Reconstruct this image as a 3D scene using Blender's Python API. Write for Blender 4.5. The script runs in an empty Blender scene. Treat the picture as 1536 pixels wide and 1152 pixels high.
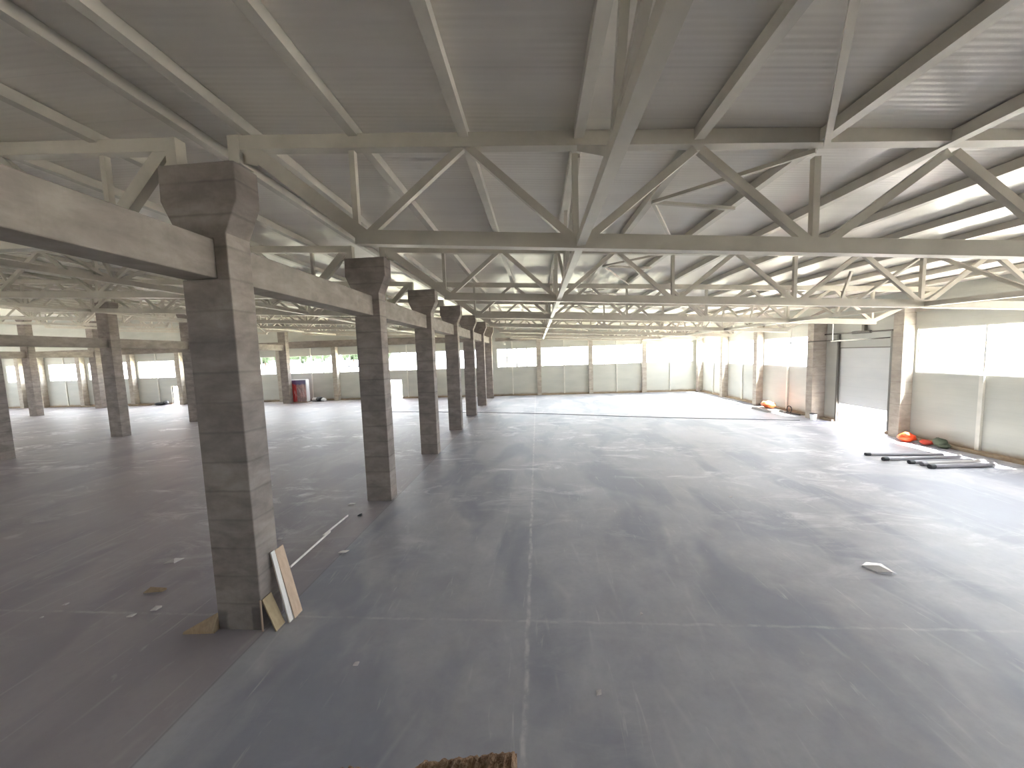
import bpy, math, random
from mathutils import Vector, Matrix, noise
random.seed(7)
S = bpy.context.scene
COL = S.collection
ORD = ['first', 'second', 'third', 'fourth', 'fifth', 'sixth', 'seventh', 'eighth', 'ninth', 'tenth',
       'eleventh', 'twelfth', 'thirteenth', 'fourteenth', 'fifteenth']

# ------------------------------------------------------------------ helpers
def srgb(r, g, b):
    f = lambda c: (c / 255 / 12.92) if c / 255 <= .04045 else ((c / 255 + .055) / 1.055) ** 2.4
    return (f(r), f(g), f(b), 1)

def tag(o, label=None, cat=None, group=None, kind=None):
    if label: o['label'] = label
    if cat: o['category'] = cat
    if group: o['group'] = group
    if kind: o['kind'] = kind
    return o

def empty(name, loc, label=None, cat=None, group=None, kind=None):
    o = bpy.data.objects.new(name, None)
    o.empty_display_size = .2
    COL.objects.link(o)
    o.location = loc
    return tag(o, label, cat, group, kind)

class MB:
    def __init__(s): s.v = []; s.f = []
    def add(s, vs, fs):
        n = len(s.v); s.v += [tuple(p) for p in vs]; s.f += [tuple(i + n for i in f) for f in fs]; return s
    def box(s, x0, x1, y0, y1, z0, z1):
        vs = [(x, y, z) for z in (z0, z1) for y in (y0, y1) for x in (x0, x1)]
        return s.add(vs, [(0, 2, 3, 1), (4, 5, 7, 6), (0, 1, 5, 4), (2, 6, 7, 3), (0, 4, 6, 2), (1, 3, 7, 5)])
    def bar(s, p, q, w, h, up=(0, 1, 0)):
        # w along 'up' axis, h in the other cross direction
        p, q = Vector(p), Vector(q); d = (q - p).normalized(); u = Vector(up)
        u = (u - d * u.dot(d)).normalized(); t = d.cross(u)
        vs = []
        for c in (p, q):
            for a, b in ((-1, -1), (1, -1), (1, 1), (-1, 1)):
                vs.append(c + u * (a * w / 2) + t * (b * h / 2))
        return s.add(vs, [(3, 2, 1, 0), (4, 5, 6, 7), (0, 1, 5, 4), (1, 2, 6, 5), (2, 3, 7, 6), (3, 0, 4, 7)])
    def tube(s, pts, r, n=10, cap=True):
        pts = [Vector(p) for p in pts]; k = len(pts); vs = []; fs = []
        for i, p in enumerate(pts):
            d = (pts[min(i + 1, k - 1)] - pts[max(i - 1, 0)]).normalized()
            u = Vector((0, 0, 1)) if abs(d.z) < .9 else Vector((1, 0, 0))
            u = (u - d * u.dot(d)).normalized(); t = d.cross(u)
            rr = r[i] if isinstance(r, (list, tuple)) else r
            for j in range(n):
                a = 2 * math.pi * j / n; vs.append(p + u * (rr * math.cos(a)) + t * (rr * math.sin(a)))
        for i in range(k - 1):
            for j in range(n):
                a = i * n + j; b = i * n + (j + 1) % n; fs.append((a, b, b + n, a + n))
        if cap:
            fs.append(tuple(range(n))[::-1]); fs.append(tuple(range((k - 1) * n, k * n)))
        return s.add(vs, fs)
    def prism_y(s, poly, y0, y1):
        n = len(poly); vs = [(x, y0, z) for x, z in poly] + [(x, y1, z) for x, z in poly]
        fs = [tuple(range(n)), tuple(range(2 * n - 1, n - 1, -1))]
        fs += [((i + 1) % n, i, i + n, (i + 1) % n + n) for i in range(n)]
        return s.add(vs, fs)
    def build(s, name, mat, parent=None, loc=None, bevel=0, smooth=False):
        base = Vector(parent.location) if parent is not None and loc is None else Vector(loc or (0, 0, 0))
        me = bpy.data.meshes.new(name)
        me.from_pydata([tuple(Vector(v) - base) for v in s.v], [], s.f)
        import bmesh
        bm = bmesh.new(); bm.from_mesh(me); bmesh.ops.recalc_face_normals(bm, faces=bm.faces); bm.to_mesh(me); bm.free()
        if smooth:
            for p in me.polygons: p.use_smooth = True
        me.materials.append(mat)
        o = bpy.data.objects.new(name, me); COL.objects.link(o)
        if parent is not None:
            o.parent = parent
            p2 = parent
            if parent.parent is not None: pass
        else:
            o.location = base
        if bevel:
            m = o.modifiers.new('bevel', 'BEVEL'); m.width = bevel; m.segments = 2; m.limit_method = 'ANGLE'
        return o

def child(mb, name, mat, parent, **kw):
    """child of a thing, or of a part of it: parts sit at their thing's origin"""
    base = Vector((0, 0, 0)); p = parent
    while p is not None:
        base += Vector(p.location); p = p.parent
    me = mb.build(name, mat, None, loc=base, **kw)
    me.parent = parent; me.location = (0, 0, 0)
    return me

def lump(mb, c, rx, ry, rz, seed=0, amp=.25, n=14, m=9, freq=2.5):
    """closed irregular blob, flattened underside at the floor"""
    c = Vector(c); vs = []; fs = []
    for i in range(m + 1):
        th = math.pi * i / m
        for j in range(n):
            ph = 2 * math.pi * j / n
            d = Vector((math.sin(th) * math.cos(ph), math.sin(th) * math.sin(ph), math.cos(th)))
            k = 1 + amp * noise.noise(d * freq + Vector((seed * 7.3, seed * 1.7, seed)))
            p = c + Vector((d.x * rx, d.y * ry, d.z * rz)) * k
            vs.append(p)
    for i in range(m):
        for j in range(n):
            a = i * n + j; b = i * n + (j + 1) % n; fs.append((a, b, b + n, a + n))
    return mb.add(vs, fs)

# ------------------------------------------------------------------ materials
def mat(name, col, rough=.6, metal=0., spec=.5):
    m = bpy.data.materials.new(name); m.use_nodes = True
    b = m.node_tree.nodes['Principled BSDF']
    b.inputs['Base Color'].default_value = col; b.inputs['Roughness'].default_value = rough
    b.inputs['Metallic'].default_value = metal; b.inputs['Specular IOR Level'].default_value = spec
    return m

class NT:
    def __init__(s, m):
        s.t = m.node_tree; s.b = s.t.nodes['Principled BSDF']
        s.pos = s.t.nodes.new('ShaderNodeNewGeometry').outputs['Position']
    def new(s, typ, **kw):
        n = s.t.nodes.new(typ)
        for k, v in kw.items(): setattr(n, k, v)
        return n
    def link(s, a, b): s.t.links.new(a, b)
    def scaled(s, sc):
        n = s.new('ShaderNodeVectorMath', operation='MULTIPLY'); s.link(s.pos, n.inputs[0]); n.inputs[1].default_value = sc
        return n.outputs[0]
    def rot(s, ang, sc):
        n = s.new('ShaderNodeMapping'); s.link(s.pos, n.inputs[0])
        n.inputs['Rotation'].default_value = (0, 0, ang); n.inputs['Scale'].default_value = sc
        return n.outputs[0]
    def noise(s, vec, scale=1, detail=4, rough=.55, dist=0):
        n = s.new('ShaderNodeTexNoise'); s.link(vec, n.inputs['Vector'])
        n.inputs['Scale'].default_value = scale; n.inputs['Detail'].default_value = detail
        n.inputs['Roughness'].default_value = rough; n.inputs['Distortion'].default_value = dist
        return n.outputs['Fac']
    def ramp(s, fac, a, b, ca=0., cb=1.):
        n = s.new('ShaderNodeMapRange'); s.link(fac, n.inputs[0])
        n.inputs[1].default_value = a; n.inputs[2].default_value = b; n.inputs[3].default_value = ca; n.inputs[4].default_value = cb
        return n.outputs[0]
    def math(s, op, a, b=None, c=None):
        n = s.new('ShaderNodeMath', operation=op)
        for i, x in enumerate((a, b, c)):
            if x is None: continue
            if hasattr(x, 'is_linked'): s.link(x, n.inputs[i])
            else: n.inputs[i].default_value = x
        return n.outputs[0]
    def mix(s, fac, a, b, blend='MIX'):
        n = s.new('ShaderNodeMix', data_type='RGBA', blend_type=blend)
        for sock, x in ((n.inputs['Factor'], fac), (n.inputs['A'], a), (n.inputs['B'], b)):
            if hasattr(x, 'is_linked'): s.link(x, sock)
            else: sock.default_value = x
        return n.outputs['Result']
    def xyz(s):
        n = s.new('ShaderNodeSeparateXYZ'); s.link(s.pos, n.inputs[0]); return n.outputs
    def bump(s, h, strength=.3, dist=.02):
        n = s.new('ShaderNodeBump'); s.link(h, n.inputs['Height'])
        n.inputs['Strength'].default_value = strength; n.inputs['Distance'].default_value = dist
        s.link(n.outputs[0], s.b.inputs['Normal'])
    def color(s, c): s.link(c, s.b.inputs['Base Color'])

# floor : power-floated concrete, dusty, with pour joints and scuffs
M = {}
def floor_mat():
    m = mat('floor_concrete', srgb(150, 150, 156), .5, spec=.35); n = NT(m); x, y, z = n.xyz()
    big = n.noise(n.pos, .22, 5, .6, .4); mid = n.noise(n.pos, 1.1, 6, .62, .3); fine = n.noise(n.pos, 9, 4, .6)
    c = n.mix(n.ramp(big, .35, .68), srgb(150, 149, 157), srgb(170, 170, 178))
    c = n.mix(n.ramp(mid, .38, .7, 0, .55), c, srgb(184, 184, 186))
    c = n.mix(n.ramp(fine, .45, .75, 0, .25), c, srgb(146, 146, 152))
    # bluish darker floated patches
    pt = n.noise(n.scaled((.5, .22, 1)), 1.0, 3, .5, .6)
    c = n.mix(n.ramp(pt, .48, .6, 0, .55), c, srgb(126, 129, 144))
    # the left pour is browner
    left = n.ramp(n.math('ADD', x, n.math('MULTIPLY', n.noise(n.pos, .8), .04)), -5.33, -5.27, 1, 0)
    c = n.mix(n.math('MULTIPLY', left, .5), c, srgb(146, 132, 134))
    # dusty worn streaks, stretched across the hall
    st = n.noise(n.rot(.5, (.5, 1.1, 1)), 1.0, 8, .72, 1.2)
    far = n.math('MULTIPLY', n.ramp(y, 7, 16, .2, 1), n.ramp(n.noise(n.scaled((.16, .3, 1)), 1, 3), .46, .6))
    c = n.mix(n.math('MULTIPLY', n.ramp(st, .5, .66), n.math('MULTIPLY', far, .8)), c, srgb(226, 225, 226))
    st2 = n.noise(n.rot(-.5, (4.5, .55, 1)), 1.0, 5, .7, 1.2)
    c = n.mix(n.ramp(st2, .62, .74, 0, .5), c, srgb(204, 203, 202))
    # thin scratches at several angles
    for ang, sc, th in ((.9, .55, .012), (-.75, .4, .01), (.2, .34, .012), (-1.25, .5, .009)):
        v = n.new('ShaderNodeTexVoronoi', feature='DISTANCE_TO_EDGE'); n.link(n.rot(ang, (1, .12, 1)), v.inputs['Vector']); v.inputs['Scale'].default_value = sc
        ln = n.ramp(v.outputs['Distance'], 0, th, 1, 0)
        mk = n.ramp(n.noise(n.pos, .9 + ang * .2, 3), .52, .62)
        c = n.mix(n.math('MULTIPLY', n.math('MULTIPLY', ln, mk), .16), c, srgb(214, 212, 210))
    # saw-cut joints edged with laitance
    wob = n.math('MULTIPLY', n.math('SUBTRACT', n.noise(n.pos, 2.2, 5), .5), .12)
    for coord, at, wd, amt in ((x, -.31, .055, .55), (y, 6.38, .04, .28), (x, 9.6, .03, .15), (x, -18.2, .03, .15), (y, 18.4, .03, .2), (y, 30.4, .03, .2)):
        d = n.math('ABSOLUTE', n.math('ADD', n.math('SUBTRACT', coord, at), wob))
        ln = n.ramp(d, wd * .3, wd, 1, 0)
        br = n.ramp(n.noise(n.pos, 3.2, 6, .7), .42, .6, .1, 1)
        c = n.mix(n.math('MULTIPLY', n.math('MULTIPLY', ln, br), amt), c, srgb(214, 212, 210))
    dj = n.ramp(n.math('ABSOLUTE', n.math('ADD', x, 5.3)), .008, .03, .55, 0)
    c = n.mix(n.math('MULTIPLY', dj, .7), c, srgb(110, 100, 98))
    n.color(c)
    r = n.math('ADD', n.ramp(mid, .3, .75, .44, .58), n.math('MULTIPLY', n.ramp(st, .56, .74), -.14))
    n.link(r, n.b.inputs['Roughness'])
    n.bump(n.noise(n.pos, 14, 5, .6), .12, .01)
    return m

def concrete_mat(name, base, dark, light, band=.55, bandamt=.5, vert=False):
    m = mat(name, base, .82, spec=.3); n = NT(m); x, y, z = n.xyz()
    a = n.noise(n.scaled((1.2, 1.2, 2.4)), 1.2, 6, .62, .3); b = n.noise(n.pos, 9, 5, .65)
    c = n.mix(n.ramp(a, .35, .68), dark, light)
    c = n.mix(n.ramp(b, .4, .75, 0, .3), c, base)
    if band:
        w = n.math('ADD', z, n.math('MULTIPLY', n.noise(n.scaled((1, 1, .3)), 2.5, 3), .035))
        fr = n.math('FRACT', n.math('DIVIDE', w, band))
        ln = n.math('ADD', n.ramp(fr, 0, .05, 1, 0), n.ramp(fr, .93, 1, 0, 1))
        seg = n.ramp(n.noise(n.scaled((.5, .5, 1.8)), 1, 3), .35, .6, .25, 1)
        c = n.mix(n.math('MULTIPLY', n.math('MULTIPLY', ln, seg), bandamt), c, srgb(78, 70, 68))
        blk = n.noise(n.scaled((.05, .05, 1.6)), 1, 2)
        c = n.mix(n.ramp(blk, .4, .65, 0, .3), c, dark)
    # vertical board marks
    vb = n.noise(n.scaled((14, 14, .35)), 1, 3)
    c = n.mix(n.ramp(vb, .55, .75, 0, .22), c, dark)
    n.color(c)
    n.bump(n.noise(n.pos, 22, 4, .6), .25, .01)
    return m

def wet_column_mat():
    m = M['column'].copy(); m.name = 'column_concrete_stained_foot'; n = NT(m); x, y, z = n.xyz()
    src = n.b.inputs['Base Color'].links[0].from_socket
    e = n.math('MULTIPLY', n.math('SUBTRACT', n.noise(n.pos, 6, 4), .5), .08)
    q = n.math('MULTIPLY', n.ramp(n.math('ADD', x, e), -5.56, -5.52, 0, 1), n.ramp(n.math('ADD', z, e), .44, .5, 1, 0))
    q2 = n.math('MULTIPLY', n.ramp(n.math('ADD', x, e), -6.08, -6.02, 1, 0), n.ramp(n.math('ADD', z, e), .3, .42, 1, 0))
    n.color(n.mix(n.math('MULTIPLY', n.math('MAXIMUM', q, q2), .5), src, srgb(64, 56, 56)))
    return m

def roof_mat():
    m = mat('roof_sandwich_panel', srgb(172, 172, 170), .3, spec=.5); n = NT(m); x, y, z = n.xyz()
    a = n.noise(n.scaled((.25, 2.5, 1)), 1, 4)
    c = n.mix(n.ramp(a, .35, .65), srgb(210, 203, 194), srgb(218, 212, 203))
    fr = n.math('FRACT', y)
    c = n.mix(n.ramp(fr, .97, .985, 0, .12), c, srgb(150, 148, 144))
    sm = n.noise(n.pos, 1.3, 3); c = n.mix(n.ramp(sm, .68, .76, 0, .3), c, srgb(218, 218, 216))
    n.color(c)
    w = n.math('SINE', n.math('MULTIPLY', y, 2 * math.pi / .1))
    w2 = n.noise(n.scaled((.35, 9, 1)), 1, 3)
    n.bump(n.math('ADD', n.math('MULTIPLY', w, .5), n.math('MULTIPLY', w2, 2.2)), .3, .006)
    return m

def panel_mat(name, a, b, axis='z', pitch=.5, rough=.45):
    m = mat(name, a, rough, spec=.4); n = NT(m); x, y, z = n.xyz()
    k = n.noise(n.scaled((.4, .4, 1.5)), 1, 4)
    c = n.mix(n.ramp(k, .35, .65), a, b)
    fr = n.math('FRACT', n.math('DIVIDE', z, pitch))
    ln = n.ramp(fr, 0, .04, 1, 0)
    c = n.mix(n.math('MULTIPLY', ln, .25), c, srgb(150, 148, 140))
    # brown splash-back dust above the plinth
    d = n.math('ADD', z, n.math('MULTIPLY', n.noise(n.pos, 1.6, 4), .3))
    c = n.mix(n.ramp(d, .28, .5, .75, 0), c, srgb(140, 122, 102))
    n.color(c); n.bump(n.math('SINE', n.math('MULTIPLY', z, 2 * math.pi / .1)), .12, .005)
    return m

def paint_mat(name, c0, rough=.38):
    m = mat(name, c0, rough, spec=.45); n = NT(m)
    k = n.noise(n.pos, 1.7, 5)
    d = tuple(v * .86 for v in c0[:3]) + (1,)
    n.color(n.mix(n.ramp(k, .4, .68), c0, d)); return m

def glass_mat():
    m = bpy.data.materials.new('window_glass'); m.use_nodes = True; t = m.node_tree; t.nodes.clear()
    o = t.nodes.new('ShaderNodeOutputMaterial'); mx = t.nodes.new('ShaderNodeMixShader')
    tr = t.nodes.new('ShaderNodeBsdfTransparent'); gl = t.nodes.new('ShaderNodeBsdfGlossy'); fr = t.nodes.new('ShaderNodeFresnel')
    tr.inputs[0].default_value = (.93, .96, .95, 1); gl.inputs['Roughness'].default_value = .03
    t.nodes.remove(fr); mx.inputs[0].default_value = .05
    t.links.new(tr.outputs[0], mx.inputs[1]); t.links.new(gl.outputs[0], mx.inputs[2])
    t.links.new(mx.outputs[0], o.inputs[0]); return m

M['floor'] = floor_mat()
M['column'] = concrete_mat('column_concrete', srgb(142, 133, 127), srgb(120, 111, 106), srgb(154, 145, 139))
M['column_foot'] = wet_column_mat()
M['beam'] = concrete_mat('beam_concrete', srgb(136, 128, 122), srgb(122, 114, 108), srgb(148, 140, 134), band=0)
M['pillar'] = concrete_mat('pillar_concrete', srgb(178, 169, 158), srgb(160, 151, 141), srgb(192, 184, 173), band=.6, bandamt=.35)
M['roof'] = roof_mat()
M['steel'] = paint_mat('cream_painted_steel', srgb(192, 185, 173))
M['purlin'] = paint_mat('cream_painted_purlin', srgb(192, 186, 176))
M['panel'] = panel_mat('wall_sandwich_panel', srgb(180, 181, 175), srgb(190, 190, 183))
M['post'] = paint_mat('white_wall_post', srgb(214, 212, 204))
M['plinth'] = concrete_mat('dusty_plinth', srgb(150, 132, 112), srgb(132, 114, 96), srgb(164, 148, 128), band=0)
M['glass'] = glass_mat()
M['frame'] = paint_mat('window_frame_plastic', srgb(216, 214, 208))
M['door'] = panel_mat('door_panel', srgb(204, 206, 206), srgb(212, 213, 212), pitch=.6)
M['rail'] = mat('dark_galvanised_steel', srgb(106, 102, 96), .45, .6)
M['wood'] = None
def wood_mat(name, a, b):
    m = mat(name, a, .7); n = NT(m); k = n.noise(n.scaled((18, 18, 1.2)), 1, 4)
    n.color(n.mix(n.ramp(k, .35, .65), a, b)); return m
M['tan'] = wood_mat('laminate_tan', srgb(196, 172, 150), srgb(184, 160, 138))
M['ochre'] = wood_mat('laminate_ochre', srgb(172, 154, 122), srgb(158, 140, 110))
M['white'] = mat('white_edge', srgb(222, 218, 214), .5)
M['card'] = wood_mat('brown_cardboard', srgb(158, 138, 112), srgb(140, 120, 96))
M['pvc'] = mat('white_plastic_trim', srgb(226, 224, 222), .4)
M['pipe'] = mat('grey_pipe', srgb(128, 124, 130), .4)
M['pipe_light'] = mat('pale_grey_pipe', srgb(160, 156, 156), .4)
M['orange'] = mat('orange_sack', srgb(236, 82, 40), .6)
M['orange2'] = mat('pale_orange_sack', srgb(240, 120, 70), .6)
M['redsack'] = mat('dark_red_sack', srgb(190, 66, 48), .6)
M['green'] = mat('dark_green_sack', srgb(70, 78, 62), .7)
M['black'] = mat('black_rubber', srgb(38, 38, 42), .6)
M['slab'] = mat('grey_panel_stack', srgb(150, 146, 142), .6)
M['bucket'] = mat('white_bucket', srgb(236, 240, 240), .4)
M['film'] = mat('clear_film', srgb(214, 214, 218), .2)
M['paper'] = mat('grey_paper', srgb(186, 182, 182), .7)
M['grass'] = None

# ------------------------------------------------------------------ camera (photograph 1536 x 1152)
F, P, R, YW, H = 531.985, .0808, -.0335, .0726, 5.0689
cy, sy, cp, sp, cr, sr = math.cos(YW), math.sin(YW), math.cos(P), math.sin(P), math.cos(R), math.sin(R)
M1 = Matrix(((cy, sy, 0), (-sy, cy, 0), (0, 0, 1)))
M2 = Matrix(((1, 0, 0), (0, -sp, -cp), (0, cp, -sp)))
M3 = Matrix(((cr, -sr, 0), (sr, cr, 0), (0, 0, 1)))
W = M3 @ M2 @ M1
cam = bpy.data.cameras.new('camera'); cam.sensor_width = 36; cam.lens = F / 1536 * 36; cam.clip_start = .05; cam.clip_end = 2000
co = bpy.data.objects.new('camera', cam); COL.objects.link(co)
rx, ry, rz = W[0], -W[1], -W[2]
co.matrix_world = Matrix(((rx.x, ry.x, rz.x, 0), (rx.y, ry.y, rz.y, 0), (rx.z, ry.z, rz.z, H), (0, 0, 0, 1)))
S.camera = co

# ------------------------------------------------------------------ roof shape (one slope, falling to the right)
XR, XP, XL, XLL = 19.6, -5.7, -31.25, -56.9          # right wall, column rows
XWEST, YREAR, YFRONT = -83., 44.4, -9.
def blend(Y):
    t = min(max((Y - 2) / 14, 0), 1); return t * t * (3 - 2 * t)
def zt(X, Y):          # top of the trusses' top chords
    a = blend(Y)
    if X > -5.7:
        far = 8.64 - .056 * X; near = 8.63 - .0905 * X
        if X > 8: near += min((X - 8) / 8, 1) * (far - near)
        return (1 - a) * near + a * far
    far = 8.96 + .054 * (-5.7 - X); near = 9.146
    if X < -10: near += min((-10 - X) / 10, 1) * (far - near)
    return (1 - a) * near + a * far
def zb(X, Y):          # top face of the bottom chords
    a = blend(Y)
    n = 7.125 - .0777 * X if X > -5.7 else 7.57 + .01 * (-5.7 - X)
    f = 7.1 - .056 * X if X > -5.7 else 7.42 + .054 * (-5.7 - X)
    return (1 - a) * n + a * f
PH = .2                # purlin height
pr = [-4.94 + 1.907 * k for k in range(13)]                       # purlin positions
pl = [-6.0] + [-7.85 - 2.085 * k for k in range(11)] + [-30.9]
pll = [-33.5 - 2.1 * k for k in range(11)]
YST = [-8.9, 0, 2, 4, 5.2, 6.27, 8, 9.2, 10.6, 12.27, 14, 16, 44.3]
ROWS = [6 * i + .27 for i in range(0, 8)]   # Y of truss/column rows (index 0 is above the camera)

# ------------------------------------------------------------------ floor, ceiling
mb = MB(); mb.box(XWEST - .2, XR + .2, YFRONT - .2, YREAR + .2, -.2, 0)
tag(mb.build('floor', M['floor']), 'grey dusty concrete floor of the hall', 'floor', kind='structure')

xs = sorted([XWEST - .3, -5.701, -5.699, -10, -20, 8, 16, XR + .3] + [x + d for x in pr + pl + pll for d in (-.082, .082)])
ys = [YFRONT - .3] + YST + [YREAR + .3]
mb = MB(); vs = []; nx, ny = len(xs), len(ys)
for dz in (0, .12):
    for Y in ys:
        for X in xs: vs.append((X, Y, zt(X, Y) + PH + dz))
fs = []
for j in range(ny - 1):
    for i in range(nx - 1):
        a = j * nx + i; q = (a, a + 1, a + nx + 1, a + nx); fs.append(q[::-1]); fs.append(tuple(k + nx * ny for k in q))
def rim(idx):
    for k in range(len(idx) - 1): fs.append((idx[k], idx[k + 1], idx[k + 1] + nx * ny, idx[k] + nx * ny))
rim(list(range(nx))); rim([(ny - 1) * nx + i for i in range(nx)]); rim([j * nx for j in range(ny)]); rim([j * nx + nx - 1 for j in range(ny)])
mb.add(vs, fs)
tag(mb.build('ceiling', M['roof']), 'grey ribbed metal roof panels above the trusses', 'ceiling', kind='structure')

# ------------------------------------------------------------------ walls with openings
def wall(name, axis, at, out, u0, u1, openings, label, top, m=None):
    """axis 'x': wall runs along X at Y=at; axis 'y': runs along Y at X=at. out=+-thickness direction"""
    mb = MB(); us = sorted({u0, u1, *[o[0] for o in openings], *[o[1] for o in openings]} | {u for u in range(int(u0) + 1, int(u1), 6)})
    t0, t1 = sorted((at, at + out))
    for a, b in zip(us[:-1], us[1:]):
        mid = (a + b) / 2
        zs = [(0, None)]
        ops = sorted([(o[2], o[3]) for o in openings if o[0] < mid < o[1]])
        segs = []; z = 0
        for lo, hi in ops:
            if lo > z: segs.append((z, lo))
            z = hi
        segs.append((z, None))
        for lo, hi in segs:
            n = len(mb.v)
            if axis == 'x': mb.box(a, b, t0, t1, lo, hi if hi else 1)
            else: mb.box(t0, t1, a, b, lo, hi if hi else 1)
            if hi is None:
                for k in range(n + 4, n + 8):
                    v = mb.v[k]; mb.v[k] = (v[0], v[1], top(v[0] if axis == 'x' else at, v[1] if axis == 'y' else at))
    o = mb.build(name, m or M['panel']); tag(o, label, 'wall', kind='structure'); return o

topf = lambda X, Y: zt(X, Y) + PH + .04
SILL, HEAD = 3.6, 5.9
rear_win = [(-80.5, -75.6), (-73.8, -71.7), (-70.7, -68.8), (-67.3, -62.6), (-61.3, -55.3), (-53.9, -48.6), (-46.8, -41.4), (-40.3, -34.3),
            (-32.5, -26.3), (-25.6, -20.1), (-19.5, -13.6), (-12.9, -7.3), (-5.0, -.05), (.5, 6.3), (6.8, 12.7), (13.25, 18.8)]
openings = [(a, b, SILL, HEAD) for a, b in rear_win] + [(-18.95, -17.45, 0, 2.4), (-49.35, -47.6, 0, 2.4)]
wall('wall_rear', 'x', YREAR, .18, XWEST, XR, openings, 'pale ribbed panel wall at the far end with a strip of windows', topf)
right_win = [(-3.5, 1.6), (2.4, 7.6), (8.3, 13.6), (14.3, 19.85), (26.2, 32.2), (32.85, 37.9), (38.55, 43.5)]
DY0, DY1, DZ = 21.15, 24.45, 4.8
openings = [(a, b, 3.5, 5.73) for a, b in right_win] + [(DY0, DY1, 0, DZ)]
wall('wall_right', 'y', XR, .18, YFRONT, YREAR, openings, 'pale panel wall along the right side with windows and a dock door', topf)
left_fill_win = [(-6 + 6.45 * k, -.6 + 6.45 * k) for k in range(7)]  # unseen windows, added with a lowered sill to bring fill light into the left halls
wall('wall_left', 'y', XWEST, -.18, YFRONT, YREAR, [(a, b, 3.0, HEAD) for a, b in left_fill_win], 'pale panel wall on the far left side', topf)
front_fill_win = [(-80 + 6.4 * k, -74.6 + 6.4 * k) for k in (0, 1, 2, 3, 4, 6, 8, 10)]  # unseen windows added behind the camera as fill light for camera-facing surfaces
wall('wall_front', 'x', YFRONT, -.18, XWEST, XR, [(a, b, 3.6 if a < -50 else 4.9, HEAD) for a, b in front_fill_win], 'pale panel wall behind the camera', topf)

PORTALS = []
wn = [0]
def window(axis, at, out, a, b, z0, z1, posts, where):
    wn[0] += 1
    mid = (a + b) / 2
    d0, d1 = sorted((at + out * .35, at + out * .7))
    def bx(mb, u0, u1, zz0, zz1, e0=d0, e1=d1):
        if axis == 'x': mb.box(u0, u1, e0, e1, zz0, zz1)
        else: mb.box(e0, e1, u0, u1, zz0, zz1)
    e = empty('window_%d' % wn[0], (mid, at, z0) if axis == 'x' else (at, mid, z0), where, 'window', 'strip windows', 'structure')
    w = .05; f = MB()
    bx(f, a, b, z0, z0 + w); bx(f, a, b, z1 - w, z1); bx(f, a, a + w, z0 + w, z1 - w); bx(f, b - w, b, z0 + w, z1 - w)
    child(f, 'frame', M['frame'], e)
    for u in posts:
        mw = .09 if axis == 'x' and abs(a + 5) < .01 else .035
        g = MB(); bx(g, u - mw, u + mw, z0 + w, z1 - w); child(g, 'mullion', M['frame'], e)
    g = MB(); c = at + out * .52
    bx(g, a + w, b - w, z0 + w, z1 - w, c - .004, c + .004); child(g, 'glass_pane', M['glass'], e)
    PORTALS.append((axis, at, out, a, b, z0, z1))
def thirds(a, b, n): return [a + (b - a) * k / n for k in range(1, n)]
for k, (a, b) in enumerate(rear_win):
    n = 4 if a > -6 and a < -4 else (4 if k in (8, 9) else 3 if b - a > 4 else 2)
    if a > 0: n = 4
    window('x', YREAR, .18, a, b, SILL, HEAD, thirds(a, b, n), 'overexposed strip window in the far wall, %s from its left end' % (ORD[k] if k < 15 else 'last'))
for k, (a, b) in enumerate(right_win):
    window('y', XR, .18, a, b, 3.5, 5.73, [(a + b) / 2], 'overexposed strip window in the right wall, %s counted from the camera' % ORD[k])
for k, (a, b) in enumerate(left_fill_win):
    window('y', XWEST, -.18, a, b, 3.0, HEAD, [(a + b) / 2], 'added unseen fill-light window in the left wall, %s from the camera' % ORD[k])
for k, (a, b) in enumerate(front_fill_win):
    window('x', YFRONT, -.18, a, b, 3.6 if a < -50 else 4.9, HEAD, [(a + b) / 2], 'added unseen fill-light window behind the camera, %s from the left' % ORD[k])

# trims : plinths, girts (structure)
mb = MB()
for a, b in ((XWEST + .3, -49.4), (-47.55, -19.0), (-17.4, XR - .3)): mb.box(a, b, YREAR - .14, YREAR, 0, .16)
tag(mb.build('baseboard_rear', M['plinth']), 'brown dusty concrete kerb along the far wall', 'kerb', kind='structure')
mb = MB()
for a, b in ((YFRONT, DY0 - .15), (DY1 + .15, YREAR - .14)): mb.box(XR - .3, XR, a, b, 0, .14)
tag(mb.build('baseboard_right', M['plinth']), 'brown dusty concrete kerb along the right wall', 'kerb', kind='structure')
mb = MB(); mb.box(XWEST, XP - 1, YREAR - .3, YREAR, 6.9, 7.75)
tag(mb.build('trim_1', M['beam']), 'concrete tie beam along the far wall left of the column row', 'beam', kind='structure')
mb = MB(); mb.box(XP + .6, XR, YREAR - .3, YREAR, 6.85, 7.25)
tag(mb.build('trim_2', M['beam']), 'concrete tie beam along the far wall right of the column row', 'beam', kind='structure')
mb = MB(); mb.box(XR - .1, XR, YFRONT, YREAR, 6.6, 6.75)
tag(mb.build('trim_3', M['steel']), 'cream steel girt above the right windows', 'trim', kind='structure')

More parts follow.
